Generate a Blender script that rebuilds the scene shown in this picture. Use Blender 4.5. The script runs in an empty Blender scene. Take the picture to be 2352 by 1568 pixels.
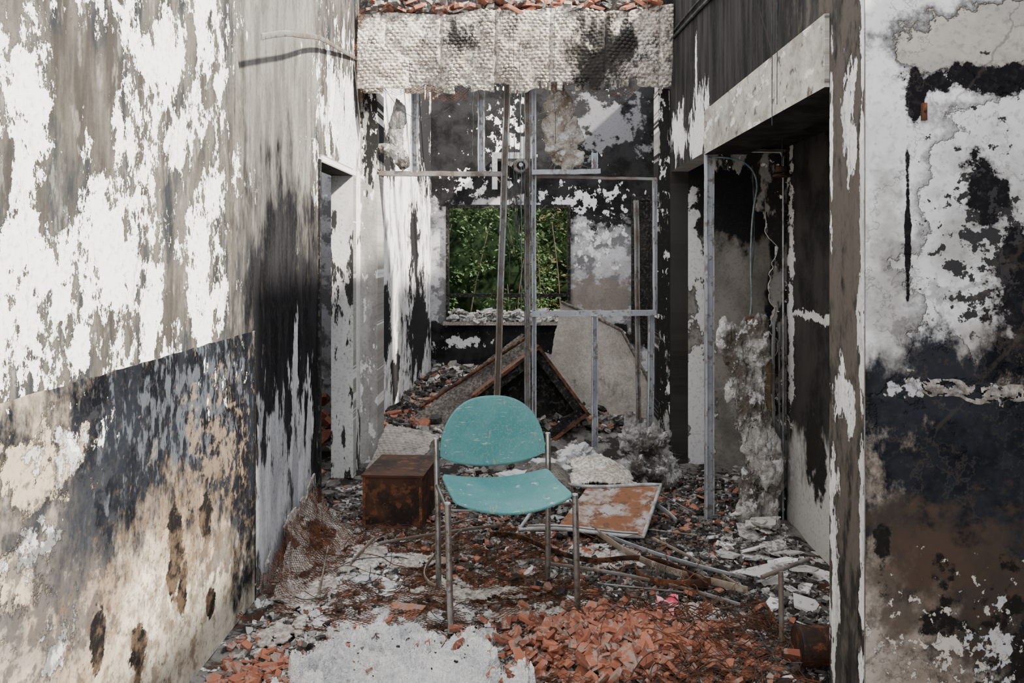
import bpy, bmesh, math, random
from mathutils import Vector, Matrix, noise, Euler
random.seed(7)
R = random.uniform
scene = bpy.context.scene

# ---------------------------------------------------------------- node helpers
class NG:
    def __init__(s, name):
        s.m = bpy.data.materials.new(name); s.m.use_nodes = True
        s.t = s.m.node_tree; s.n = s.t.nodes; s.l = s.t.links
        s.b = s.n['Principled BSDF']; s.k = 0
        g = s.n.new('ShaderNodeNewGeometry'); s.pos = g.outputs['Position']; s.isl = g.outputs['Random Per Island']
        sp = s.n.new('ShaderNodeSeparateXYZ'); s.l.new(s.pos, sp.inputs[0])
        s.X, s.Y, s.Z = sp.outputs
    def put(s, sock, v):
        if isinstance(v, bpy.types.NodeSocket): s.l.new(v, sock)
        elif v is not None:
            try: sock.default_value = v
            except Exception: sock.default_value = (*v, 1)
    def ma(s, op, a, b=None, c=None, clamp=False):
        n = s.n.new('ShaderNodeMath'); n.operation = op; n.use_clamp = clamp
        s.put(n.inputs[0], a); s.put(n.inputs[1], b)
        if c is not None: s.put(n.inputs[2], c)
        return n.outputs[0]
    def comb(s, a, b, c=0.0):
        n = s.n.new('ShaderNodeCombineXYZ')
        for i, v in enumerate((a, b, c)): s.put(n.inputs[i], v)
        return n.outputs[0]
    def noise(s, vec, scale=5, det=5, rough=.6, dist=0):
        n = s.n.new('ShaderNodeTexNoise'); s.put(n.inputs['Vector'], vec)
        n.inputs['Scale'].default_value = scale; n.inputs['Detail'].default_value = det
        n.inputs['Roughness'].default_value = rough; n.inputs['Distortion'].default_value = dist
        return n.outputs[0]
    def mix(s, f, a, b):
        n = s.n.new('ShaderNodeMix'); n.data_type = 'RGBA'
        s.put(n.inputs[0], f)
        for i, v in ((6, a), (7, b)):
            if isinstance(v, bpy.types.NodeSocket): s.l.new(v, n.inputs[i])
            else: n.inputs[i].default_value = (v[0], v[1], v[2], 1)
        return n.outputs[2]
    def step(s, v, lo, hi):
        n = s.n.new('ShaderNodeMapRange'); n.interpolation_type = 'SMOOTHSTEP'
        s.put(n.inputs[0], v); n.inputs[1].default_value = lo; n.inputs[2].default_value = hi
        return n.outputs[0]
    def fin(s, col, rough=.9, metal=0, height=None, dist=.01, strength=1.0, spec=.3):
        s.put(s.b.inputs['Base Color'], col if isinstance(col, bpy.types.NodeSocket) else (*col, 1))
        s.put(s.b.inputs['Roughness'], rough); s.put(s.b.inputs['Metallic'], metal)
        s.b.inputs['Specular IOR Level'].default_value = spec
        if height is not None:
            bn = s.n.new('ShaderNodeBump'); bn.inputs['Distance'].default_value = dist
            bn.inputs['Strength'].default_value = strength
            s.l.new(height, bn.inputs['Height']); s.l.new(bn.outputs[0], s.b.inputs['Normal'])
        return s.m

def layered(name, uax, vax, base, base2, layers, bs=(3, 1), rough=.95, seed=0, bump=.006, crack=0, streak=0):
    """weathered surface; layer = dict(c, c2, blobs, s=(su,sv), amp, bias, soft, h)"""
    g = NG(name); ax = {'X': g.X, 'Y': g.Y, 'Z': g.Z}; u, v = ax[uax], ax[vax]
    def nz(su, sv, sd, det=6, r=.62):
        return g.noise(g.comb(g.ma('MULTIPLY', u, su), g.ma('MULTIPLY', v, sv), sd), 1.0, det, r)
    n0 = nz(bs[0], bs[1], seed + .5)
    col = g.mix(g.step(n0, .36, .64), base, base2)
    fine = nz(55, 55, seed + 3.3, 3)
    H = g.ma('MULTIPLY', fine, .22)
    H = g.ma('ADD', H, g.ma('MULTIPLY', nz(9, 9, seed + 8.3, 3), .35))
    for i, L in enumerate(layers):
        su, sv = L.get('s', (4, 4)); amp = L.get('amp', 4); soft = L.get('soft', .04)
        n = nz(su, sv, seed + 11.7 * (i + 1), L.get('det', 7), L.get('r', .64))
        f = g.ma('MULTIPLY_ADD', g.ma('SUBTRACT', n, .5), amp, L.get('bias', 0))
        if L.get('blobs'):
            best = None
            for (bu, bv, ru, rv) in L['blobs']:
                du = g.ma('MULTIPLY_ADD', u, 1 / ru, -bu / ru); dv = g.ma('MULTIPLY_ADD', v, 1 / rv, -bv / rv)
                d = g.ma('SUBTRACT', 1, g.ma('SQRT', g.ma('MULTIPLY_ADD', du, du, g.ma('MULTIPLY', dv, dv))))
                best = d if best is None else g.ma('MAXIMUM', best, d)
            best = g.ma('MAXIMUM', best, L.get('floor', -2.0))
            f = g.ma('ADD', f, best)
        m = g.step(f, -soft, soft)
        if 'op' in L: m = g.ma('MULTIPLY', m, L['op'])
        c = L['c']
        if 'c2' in L: c = g.mix(g.step(n0, .38, .62), L['c'], L['c2'])
        if L.get('edge'):
            e = g.ma('MULTIPLY', g.step(f, -soft - .22, -soft), L['edge'])
            col = g.mix(e, col, (.035, .03, .027))
        col = g.mix(m, col, c)
        if L.get('h'): H = g.ma('ADD', H, g.ma('MULTIPLY', m, L['h']))
    if crack:
        vn = g.n.new('ShaderNodeTexVoronoi'); vn.feature = 'DISTANCE_TO_EDGE'; vn.inputs['Scale'].default_value = 1
        g.l.new(g.comb(g.ma('MULTIPLY_ADD', n0, 1.5, g.ma('MULTIPLY', u, crack)), g.ma('MULTIPLY_ADD', n0, 1.2, g.ma('MULTIPLY', v, crack * .7)), seed), vn.inputs['Vector'])
        ck = g.ma('SUBTRACT', 1, g.step(vn.outputs['Distance'], .003, .012))
        col = g.mix(g.ma('MULTIPLY', ck, .45), col, (.06, .05, .045))
    if streak:
        col = g.mix(g.ma('MULTIPLY', g.step(nz(streak, streak / 14, seed + 77, 5, .7), .5, .72), .55), col, (.03, .03, .03))
    col = g.mix(g.ma('MULTIPLY', g.step(fine, .5, .7), .3), col, (.05, .045, .04))
    return g.fin(col, rough, 0, H, bump, 1.0, .06)

def simple(name, c1, c2, scale=8, rough=.8, metal=0, bump=.004, lo=.4, hi=.6, c3=None, spec=.2, bsc=40, isl=False):
    g = NG(name)
    n = g.noise(g.pos, scale, 5, .65)
    col = g.mix(g.isl if isl else g.step(n, lo, hi), c1, c2)
    if c3 is not None:
        n3 = g.noise(g.pos, scale * 2.7, 5, .7)
        if isl: n3 = g.ma('ADD', n3, g.ma('MULTIPLY', g.ma('FRACT', g.ma('MULTIPLY', g.isl, 17.3)), .12)); col = g.mix(g.step(n3, .58, .64), col, c3)
        else: col = g.mix(g.step(n3, .53, .6), col, c3)
    h = g.noise(g.pos, bsc, 4, .7)
    return g.fin(col, rough, metal, h, bump, 1, spec)

# ---------------------------------------------------------------- materials
M = {}
M['left_up'] = layered('burnt_plaster_left', 'Y', 'Z', (.055, .05, .044), (.14, .131, .117), [
    dict(c=(.02, .026, .034), s=(9, 2.6), amp=5.5, bias=-.35, soft=.4, op=.8),
    dict(c=(.27, .26, .24), s=(26, 9), amp=5, bias=-.5, soft=.25, op=.5),
    dict(c=(.17, .16, .15), c2=(.27, .26, .24), s=(8, 3), amp=2, soft=.3, blobs=[(4.2, 2.5, .65, 1.0)], floor=-1, op=.85),
    dict(c=(.93, .93, .92), s=(5.5, 3.6), amp=7, bias=-.42, soft=.03, h=-.8, edge=.6, floor=-.55, r=.76, det=9,
         blobs=[(2.1, 1.35, .42, .3), (2.62, 1.45, .42, .6), (3.2, 1.5, .32, .6), (2.85, 2.0, .35, .5), (2.02, 1.85, .22, .25), (2.2, 2.3, .4, .3), (3.1, 2.3, .4, .3), (5.3, 2.3, .7, .5), (5.0, 1.9, .3, .2)]),
    dict(c=(.11, .105, .10), c2=(.2, .19, .18), s=(6, 3), amp=2.5, bias=.1, soft=.2, op=.93, blobs=[(4.05, 2.2, .36, .85)]),
    dict(c=(.008, .008, .010), c2=(.024, .024, .027), s=(9, 4), amp=3, bias=.2, soft=.45, blobs=[(4.15, 1.15, .5, .60), (4.7, .75, .25, .8), (3.8, .95, .16, .5)]),
    dict(c=(.70, .71, .74), c2=(.42, .43, .46), s=(12, 4), amp=5, bias=0, soft=.15, h=-.4, blobs=[(3.95, .36, .3, .40), (4.45, .34, .25, .46), (4.35, .88, .06, .25)]),
    dict(c=(.78, .78, .78), s=(10, 4), amp=4, soft=.06, h=-.4, edge=.4, blobs=[(5.7, 1.9, .35, .8), (6.0, 1, .2, 1)]),
], bs=(11, 2), seed=1, crack=.9)
M['left_low'] = layered('burnt_wainscot_left', 'Y', 'Z', (.54, .48, .38), (.74, .68, .57), [
    dict(c=(.22, .14, .085), s=(4, 3.4), amp=3.4, bias=.1, soft=.9, op=.85, blobs=[(3.0, .80, 1.0, .32), (2.1, .75, .5, .45)]),
    dict(c=(.20, .19, .18), s=(6, 5), amp=5, bias=-.05, soft=.6, op=.7, blobs=[(2.1, .8, .5, .35)]),
    dict(c=(.0045, .005, .007), c2=(.015, .018, .024), s=(8, 4.5), amp=3.6, bias=.45, soft=.5, r=.7, blobs=[(3.05, .98, .78, .25), (3.58, .72, .16, .45), (2.5, .93, .3, .22), (3.3, .84, .3, .26)]),
    dict(c=(.11, .125, .145), s=(26, 12), amp=6, bias=-.75, soft=.3, op=.6, blobs=[(3.0, .95, .9, .35)]),
    dict(c=(.24, .18, .13), s=(18, 16), amp=6, bias=-.8, soft=.3, op=.65, blobs=[(3.2, .75, .6, .35)]),
    dict(c=(.45, .37, .28), s=(9, 8), amp=5.5, bias=-.35, soft=.12, h=-.7, edge=.5, r=.72, blobs=[(2.1, .98, .22, .13), (2.0, .72, .12, .12)]),
    dict(c=(.5, .5, .5), s=(11, 11), amp=6, bias=-.75, soft=.07, h=.6, edge=.5, r=.72, blobs=[(2.2, .98, .25, .13), (2.05, .8, .15, .13), (2.15, .5, .12, .15)]),
    dict(c=(.03, .032, .038), s=(16, 16), amp=6, bias=-.25, soft=.3, op=.7, blobs=[(2.2, .65, .28, .28), (3.3, .35, .3, .1)]),
    dict(c=(.010, .009, .009), s=(10, 10), amp=3.2, bias=.1, soft=.12, r=.7, blobs=[(2.87, .50, .06, .13), (2.93, .34, .05, .08), (3.14, .53, .055, .09), (2.35, .43, .04, .08), (2.6, .26, .05, .08), (3.2, .2, .04, .05)]),
    dict(c=(.13, .09, .06), s=(16, 16), amp=6, bias=-.7, soft=.5, op=.7, blobs=[(2.9, .35, .9, .4)]),
    dict(c=(.02, .018, .016), s=(60, 60), amp=6, bias=-1.4, soft=.2, op=.6, floor=-1, blobs=[(2.8, .5, 1.5, .9)]),
    dict(c=(.85, .85, .84), s=(20, 14), amp=6.5, bias=-1.4, soft=.04, h=-.5, blobs=[(3.3, 1.0, .5, .2), (2.1, 1.0, .6, .2)]),
], bs=(5, 4), seed=20)
M['rfront'] = layered('burnt_plaster_right_front', 'X', 'Z', (.70, .71, .735), (.82, .83, .845), [
    dict(c=(.36, .36, .37), s=(5, 4), amp=4.5, bias=-.5, soft=.5, op=.7),
    dict(c=(.46, .43, .38), c2=(.36, .34, .32), s=(5, 5), amp=2.2, soft=.03, h=-1.2, edge=.8, blobs=[(1.40, 2.10, .27, .11)]),
    dict(c=(.70, .71, .73), s=(5, 5), amp=2, soft=.03, h=-1.0, edge=.6, blobs=[(1.42, 1.5, .30, .42)]),
    dict(c=(.25, .24, .23), s=(6, 6), amp=4, bias=-.1, soft=.6, op=.7, blobs=[(1.35, 1.6, .15, .25), (1.48, 1.25, .2, .3), (1.05, 1.4, .08, .3)]),
    dict(c=(.010, .010, .012), s=(11, 11), amp=3.6, soft=.06, h=-.3, edge=.5, r=.7, blobs=[(1.38, 1.985, .24, .045), (1.13, 1.94, .025, .07), (1.33, 1.66, .06, .10), (1.50, 1.25, .14, .25), (1.43, 1.45, .05, .12), (1.105, 1.55, .008, .25)]),
    dict(c=(.035, .035, .038), s=(22, 22), amp=6, bias=-.9, soft=.08, h=-.4, blobs=[(1.35, 1.5, .25, .4)]),
    dict(c=(.42, .38, .34), c2=(.56, .51, .46), s=(5, 5), amp=.9, soft=.02, h=-.9, edge=.6, blobs=[(1.6, .2, 1.6, .88), (1.0, .2, .5, .80)]),
    dict(c=(.22, .175, .14), s=(6, 6), amp=4, bias=.1, soft=.7, op=.85, blobs=[(1.3, .6, .4, .4)]),
    dict(c=(.009, .010, .014), c2=(.022, .025, .032), s=(7, 5), amp=3.8, bias=.35, soft=.35, r=.7, blobs=[(1.36, .86, .34, .30), (1.17, .84, .13, .13), (1.46, .62, .2, .3)]),
    dict(c=(.085, .058, .042), c2=(.05, .04, .034), s=(9, 9), amp=4.5, bias=.05, soft=.5, op=.8, blobs=[(1.25, .58, .3, .13), (1.08, .55, .08, .2), (1.3, .4, .15, .15)]),
    dict(c=(.014, .013, .013), s=(11, 11), amp=5, bias=-.4, soft=.18, blobs=[(1.44, .32, .15, .25), (1.22, .42, .1, .13), (1.03, .62, .03, .12)]),
    dict(c=(.5, .5, .53), s=(14, 12), amp=6, bias=-.7, soft=.06, h=.5, edge=.6, blobs=[(1.4, .3, .15, .15), (1.25, 1.08, .3, .04)]),
    dict(c=(.55, .51, .47), s=(26, 22), amp=6, bias=-1.1, soft=.06, h=.3, blobs=[(1.2, .3, .4, .4)]),
], bs=(5, 5), seed=40, crack=2.2)
M['rside'] = layered('burnt_plaster_right_side', 'Y', 'Z', (.014, .014, .015), (.045, .044, .042), [
    dict(c=(.13, .115, .10), s=(16, 7), amp=5, bias=-.25, soft=.5, op=.7, blobs=[(2.7, 1.6, .4, 1.5)]),
    dict(c=(.75, .76, .78), c2=(.5, .5, .51), s=(14, 6), amp=4.5, bias=-.25, soft=.05, h=-.5, edge=.4, blobs=[(2.56, 1.5, .03, 1.6), (2.82, 1.75, .02, .4), (2.7, 1.05, .10, .10), (2.8, .5, .05, .5), (2.66, 1.9, .07, .3)]),
    dict(c=(.78, .78, .79), s=(9, 4), amp=4.5, bias=0, soft=.05, h=-.5, r=.7, blobs=[(5.0, 2.2, .25, .2), (5.1, 2.5, .035, .3), (5.7, 2.25, .3, .15)]),
], bs=(14, 1.5), seed=60, crack=1.4)
M['recess'] = layered('burnt_recess_plaster', 'Y', 'Z', (.014, .014, .015), (.045, .043, .04), [
    dict(c=(.5, .49, .47), s=(6, 3), amp=3, bias=-.1, soft=.35, blobs=[(4.0, .12, 1.4, .42)]),
    dict(c=(.6, .6, .6), s=(10, 14), amp=5, bias=-.2, soft=.08, h=.4, blobs=[(4.0, 1.16, 1.4, .03), (4.72, 1.2, .06, .9)]),
    dict(c=(.02, .02, .02), s=(6, 6), amp=4, soft=.2, blobs=[(4.3, .45, .15, .2), (3.5, .3, .15, .2)]),
], bs=(4, 3), seed=80)
M['rroom'] = layered('burnt_side_room_plaster', 'X', 'Z', (.17, .16, .148), (.3, .28, .26), [
    dict(c=(.02, .02, .022), s=(5, 3), amp=3, bias=.15, soft=.2, blobs=[(1.8, 1.9, 1.2, .35), (1.08, 1.9, .12, .4), (1.75, 1.2, .1, 1.2)]),
    dict(c=(.7, .7, .71), s=(6, 4), amp=4, bias=-.1, soft=.05, h=.6, edge=.6, blobs=[(1.12, 1.6, .05, .35), (1.16, .5, .1, .6), (1.2, 1.1, .06, .3)]),
], bs=(4, 3), seed=90)
M['farL'] = layered('burnt_far_left_plaster', 'Y', 'Z', (.66, .66, .67), (.88, .88, .88), [
    dict(c=(.2, .19, .185), s=(7, 4), amp=5, bias=-.3, soft=.25, op=.8),
    dict(c=(.02, .02, .022), s=(5, 5), amp=4, bias=0, soft=.05, edge=.4, r=.7, blobs=[(7.1, .9, .25, .3), (8.9, 1.6, .35, .4), (9.3, .7, .9, .5), (7.6, .4, .3, .2), (9.8, 2.8, .8, .6), (7.2, 2.3, .5, .2)]),
], bs=(5, 2), seed=110)
M['far'] = layered('burnt_far_plaster', 'X', 'Z', (.40, .40, .42), (.58, .58, .62), [
    dict(c=(.18, .18, .19), s=(6, 6), amp=5.5, bias=-.1, soft=.25),
    dict(c=(.011, .011, .012), c2=(.03, .03, .032), s=(3.5, 3.5), amp=2.4, bias=.3, soft=.05, edge=.3, r=.7,
         blobs=[(-.9, 2.75, .5, .5), (.8, 2.9, 1.2, .8), (0, 2.35, 1.6, .16), (-.6, .25, .5, .4), (.2, .45, .9, .15), (1.45, 1.5, .12, .9)]),
    dict(c=(.82, .82, .84), s=(10, 8), amp=7, bias=-.7, soft=.05, h=.4, floor=-.4, blobs=[(-.25, 2.9, .3, .6), (.7, 2.1, .6, .25), (.75, 1.6, .5, .35), (-.75, .4, .4, .12), (-.7, 2.3, .4, .2)]),
    dict(c=(.22, .19, .17), s=(8, 8), amp=2.5, soft=.25, op=.9, blobs=[(.85, .97, .5, .22)]),
    dict(c=(.2, .2, .215), s=(6, 6), amp=5, bias=-.3, soft=.2, blobs=[(.9, 3.0, .5, .35)]),
], bs=(4, 4), seed=130)
M['stub'] = layered('burnt_partition_plaster', 'X', 'Z', (.42, .41, .39), (.25, .24, .23), [
    dict(c=(.02, .02, .02), s=(20, 5), amp=5, bias=-.05, soft=.1, blobs=[(.95, 1.5, .09, 1.6), (-1.07, 2.3, .1, .3)]),
    dict(c=(.75, .75, .75), s=(16, 7), amp=6, bias=-.5, soft=.05),
], bs=(9, 3), seed=150)
M['concrete'] = layered('concrete_lintel', 'Y', 'Z', (.32, .30, .27), (.52, .50, .46), [
    dict(c=(.12, .11, .10), s=(16, 16), amp=5, bias=-.6, soft=.25),
    dict(c=(.75, .74, .72), s=(6, 16), amp=5, bias=-.5, soft=.1)], bs=(7, 9), seed=170)
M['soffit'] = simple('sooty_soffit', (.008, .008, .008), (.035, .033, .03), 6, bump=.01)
M['ext'] = simple('outer_render', (.4, .38, .35), (.55, .53, .5), 5)
M['char'] = simple('charred_black', (.008, .008, .009), (.022, .021, .02), 12, .9, c3=(.07, .065, .06))
M['charchip'] = simple('charcoal_chips', (.010, .010, .010), (.055, .052, .048), 12, .85, c3=(.14, .13, .12), isl=True)
M['steel'] = simple('galvanised_steel', (.30, .32, .35), (.42, .44, .47), 5, .5, .5, .001, c3=(.2, .18, .17))
M['steelrust'] = simple('rusting_steel', (.25, .255, .26), (.17, .135, .11), 4, .6, .4, .002, c3=(.13, .11, .10))
M['tanstrip'] = simple('scorched_batten', (.26, .21, .16), (.12, .09, .075), 6, .8, 0, .002, c3=(.36, .32, .27))
M['chrome'] = simple('tarnished_chrome', (.36, .36, .36), (.5, .49, .47), 14, .3, .9, .0006, c3=(.25, .22, .19))
M['rust'] = simple('rust', (.12, .045, .023), (.055, .028, .017), 10, .95, 0, .003, c3=(.2, .08, .036))
M['rustbox'] = simple('rusted_sheet', (.022, .015, .013), (.07, .032, .02), 6, .7, .2, .003, c3=(.13, .055, .027))
M['rustplate'] = simple('rust_stained_plate', (.40, .39, .38), (.22, .10, .052), 6, .85, 0, .002, .40, .56, c3=(.14, .075, .05))
M['whitemetal'] = simple('scorched_white_metal', (.45, .46, .47), (.25, .25, .25), 15, .6, .2)
M['brick'] = simple('broken_terracotta', (.15, .055, .037), (.42, .165, .10), 14, .95, c3=(.28, .22, .19), bump=.002, isl=True)
M['ashchip'] = simple('ash_chips', (.06, .056, .053), (.31, .30, .28), 9, .95, c3=(.45, .43, .41), isl=True)
M['whitechip'] = simple('plaster_chips', (.36, .35, .33), (.76, .76, .75), 12, .95, c3=(.2, .19, .18), isl=True)
M['wool'] = simple('mineral_wool', (.66, .67, .69), (.93, .93, .94), 6, 1, bump=.03, bsc=50, c3=(.84, .85, .86), lo=.36, hi=.56)
M['woolgrey'] = simple('sooty_mineral_wool', (.42, .41, .40), (.10, .088, .078), 6, 1, c3=(.62, .62, .62), bump=.03, bsc=50)
M['woolhang'] = simple('dirty_hanging_wool', (.56, .54, .52), (.13, .11, .095), 5, 1, c3=(.72, .72, .73), bump=.03, bsc=50)
M['woolbrown'] = simple('scorched_mineral_wool', (.52, .48, .44), (.22, .17, .13), 5, 1, c3=(.68, .68, .68), bump=.03, bsc=50)
M['pink'] = simple('pink_plastic', (.75, .08, .16), (.8, .45, .45), 20, .5)
M['wire'] = simple('wire_black', (.02, .02, .02), (.06, .07, .08), 20, .6)
M['cable'] = simple('green_wire', (.06, .15, .15), (.2, .22, .22), 20, .6)
M['wood'] = simple('scorched_wood', (.13, .055, .03), (.04, .025, .018), 12, .75, c3=(.2, .09, .05))

def lathmat(name, a, b, dark, soot, sc=1.3, blob=None, grit=.7):
    g = NG(name)
    col = g.mix(g.step(g.noise(g.pos, 5, 5, .65), .4, .6), a, b)
    col = g.mix(g.ma('MULTIPLY', g.step(g.noise(g.pos, 50, 4, .65), .40, .6), grit), col, dark)
    f = g.noise(g.comb(g.ma('MULTIPLY', g.X, 3.0), g.ma('MULTIPLY', g.Y, 3.), g.ma('MULTIPLY', g.Z, 1.8)), sc, 8, .76)
    if blob:
        best = None
        for (bx, bz, rx, rz, k) in blob:
            dx = g.ma('MULTIPLY_ADD', g.X, 1 / rx, -bx / rx); dz = g.ma('MULTIPLY_ADD', g.Z, 1 / rz, -bz / rz)
            d = g.ma('MULTIPLY', g.ma('MAXIMUM', 0, g.ma('SUBTRACT', 1, g.ma('SQRT', g.ma('MULTIPLY_ADD', dx, dx, g.ma('MULTIPLY', dz, dz))))), k)
            best = d if best is None else g.ma('MAXIMUM', best, d)
        f = g.ma('ADD', f, best)
    m = g.step(f, .54, .66)
    col = g.mix(g.ma('MULTIPLY', m, soot), col, (.02, .019, .018))
    return g.fin(col, .95, 0, g.noise(g.pos, 90, 4, .6), .004)
M['lath'] = lathmat('plastered_lath', (.60, .55, .49), (.80, .76, .71), (.2, .16, .13), .92)
M['lathpanel'] = lathmat('plastered_lath_hanging', (.56, .51, .45), (.80, .76, .71), (.16, .13, .105), .95, 1.5, [(.48, 2.82, .32, .45, .27), (-.45, 2.95, .4, .25, .13), (.85, 2.7, .2, .3, .12), (-.1, 2.7, .3, .2, .08)], .8)
M['lathgrey'] = lathmat('grey_lath_plaster', (.32, .295, .27), (.44, .41, .38), (.13, .11, .095), .65)
M['lathdark'] = lathmat('sooty_lath_plaster', (.16, .145, .13), (.25, .225, .2), (.04, .034, .03), .8)

g = NG('teal_laminate')
n1 = g.noise(g.pos, 4, 5, .6); col = g.mix(g.step(n1, .36, .64), (.055, .215, .225), (.095, .27, .275))
col = g.mix(g.step(g.noise(g.comb(g.ma('MULTIPLY', g.X, 5), g.ma('MULTIPLY', g.Y, 5), g.ma('MULTIPLY', g.Z, 30)), 2.3, 7, .75), .61, .64), col, (.42, .48, .45))
col = g.mix(g.step(g.noise(g.comb(g.ma('MULTIPLY', g.X, 30), g.ma('MULTIPLY', g.Y, 9), g.ma('MULTIPLY', g.Z, 9)), 1.3, 7, .75), .62, .65), col, (.33, .27, .2))
col = g.mix(g.ma('MULTIPLY', g.step(g.noise(g.pos, 120, 3, .6), .48, .66), .45), col, (.2, .31, .30))
M['teal'] = g.fin(col, .6, 0, g.noise(g.pos, 70, 4, .6), .001, 1, .35)

M['floor'] = layered('ash_floor', 'X', 'Y', (.09, .085, .08), (.21, .2, .19), [
    dict(c=(.03, .028, .026), s=(7, 7), amp=6, bias=-.1, soft=.15),
    dict(c=(.085, .04, .023), c2=(.05, .028, .019), s=(7, 7), amp=7, bias=0, soft=.25, op=.88, blobs=[(-.35, 4.0, .8, .6), (.3, 3.7, .8, .5)]),
    dict(c=(.5, .48, .45), c2=(.34, .32, .3), s=(9, 9), amp=7, bias=-.7, soft=.08, h=.5),
    dict(c=(.72, .73, .74), s=(12, 12), amp=6, bias=-.3, soft=.1, h=.5, blobs=[(-.9, 4.1, .3, .5), (-.5, 3.3, .5, .4), (.4, 5.3, .4, .3)]),
], bs=(9, 9), seed=200, bump=.012)
M['ground'] = simple('dry_grass_ground', (.2, .2, .08), (.3, .26, .16), 2, 1, c3=(.12, .16, .05))
def leafmat(name, a, b):
    g = NG(name)
    n = g.noise(g.pos, 1.6, 3, .6)
    c = g.mix(g.isl, a, b)
    c = g.mix(g.ma('MULTIPLY', g.step(n, .42, .6), .7), c, tuple(x * .3 for x in a))
    return g.fin(c, .7, 0, None, spec=.06)
M['leaf'] = leafmat('leaf_green', (.020, .040, .016), (.085, .135, .052))
M['leafdry'] = leafmat('leaf_olive', (.05, .052, .024), (.2, .175, .09))
M['leafdark'] = leafmat('leaf_dark_green', (.010, .020, .008), (.045, .065, .026))
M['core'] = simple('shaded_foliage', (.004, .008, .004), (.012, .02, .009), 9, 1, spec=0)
M['bark'] = simple('bark', (.03, .022, .016), (.06, .045, .032), 10)

# ---------------------------------------------------------------- geometry helpers
def empty(name, loc=(0, 0, 0), rz=0):
    e = bpy.data.objects.new(name, None); e.location = loc; e.rotation_euler = (0, 0, rz)
    scene.collection.objects.link(e); return e
def mesh_obj(name, V, F, mats, parent=None, mi=None, smooth=False):
    me = bpy.data.meshes.new(name); me.from_pydata([tuple(v) for v in V], [], F)
    for m in (mats if isinstance(mats, (list, tuple)) else [mats]): me.materials.append(m)
    if mi is not None: me.polygons.foreach_set('material_index', mi)
    if smooth: me.polygons.foreach_set('use_smooth', [True] * len(me.polygons))
    me.update()
    o = bpy.data.objects.new(name, me); scene.collection.objects.link(o)
    if parent: o.parent = parent
    return o
def boxes(name, bl, mx, my, mz=None, parent=None):
    """axis aligned boxes joined in one mesh; material by face normal"""
    V, F, mi = [], [], []
    for (x0, x1, y0, y1, z0, z1) in bl:
        k = len(V)
        V += [(x, y, z) for x in (x0, x1) for y in (y0, y1) for z in (z0, z1)]
        F += [(k, k+1, k+3, k+2), (k+4, k+6, k+7, k+5), (k, k+4, k+5, k+1), (k+2, k+3, k+7, k+6), (k, k+2, k+6, k+4), (k+1, k+5, k+7, k+3)]
        mi += [0, 0, 1, 1, 2, 2]
    return mesh_obj(name, V, F, [mx, my, mz or my], parent, mi)
def grid(name, nu, nv, f, mats, mask=None, parent=None, smooth=True, solid=0, mi=None):
    V = [f(i / nu, j / nv) for j in range(nv + 1) for i in range(nu + 1)]
    F = []
    for j in range(nv):
        for i in range(nu):
            if mask and not mask((i + .5) / nu, (j + .5) / nv): continue
            a = j * (nu + 1) + i; F.append((a, a + 1, a + nu + 2, a + nu + 1))
    o = mesh_obj(name, V, F, mats, parent, None, smooth)
    if mask:
        bm = bmesh.new(); bm.from_mesh(o.data)
        bmesh.ops.delete(bm, geom=[v for v in bm.verts if not v.link_faces], context='VERTS')
        bm.to_mesh(o.data); bm.free()
    if solid:
        s = o.modifiers.new('s', 'SOLIDIFY'); s.thickness = solid; s.offset = 0
    return o
def tube(name, pts, r, mat, parent=None, bez=False, res=4, flat=None):
    cu = bpy.data.curves.new(name, 'CURVE'); cu.dimensions = '3D'; cu.bevel_resolution = res; cu.use_fill_caps = True
    if flat: cu.extrude = flat; cu.bevel_depth = r
    else: cu.bevel_depth = r
    s = cu.splines.new('NURBS' if bez else 'POLY'); s.points.add(len(pts) - 1)
    for p, q in zip(s.points, pts): p.co = (*q, 1)
    if bez: s.order_u = 3; s.use_endpoint_u = True; s.resolution_u = 6
    cu.materials.append(mat)
    o = bpy.data.objects.new(name, cu); scene.collection.objects.link(o)
    if parent: o.parent = parent
    return o
def fb(p, sc=1, o=4): return noise.fractal(Vector(p) * sc, 1.0, 2.0, o)
def stud(name, p0, p1, w, d, mat, parent, side=(1, 0, 0)):
    """C-channel metal stud from p0 to p1"""
    p0, p1 = Vector(p0), Vector(p1); a = (p1 - p0).normalized()
    s = Vector(side); s = (s - a * s.dot(a)).normalized(); b = a.cross(s).normalized()
    prof = [(-w/2 + .008, -d/2), (-w/2, -d/2), (-w/2, d/2), (w/2, d/2), (w/2, -d/2), (w/2 - .008, -d/2)]
    n = 14; V = []; F = []
    for i in range(n + 1):
        c = p0.lerp(p1, i / n) + s * (fb((p0.x * 9, i * .4, 3), 1) * .004)
        for (x, y) in prof: V.append(c + s * x + b * y)
    m = len(prof)
    for i in range(n):
        for j in range(m - 1):
            k = i * m + j; F.append((k, k + 1, k + m + 1, k + m))
    o = mesh_obj(name, V, F, mat, parent)
    so = o.modifiers.new('s', 'SOLIDIFY'); so.thickness = .0025
    return o

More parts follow.
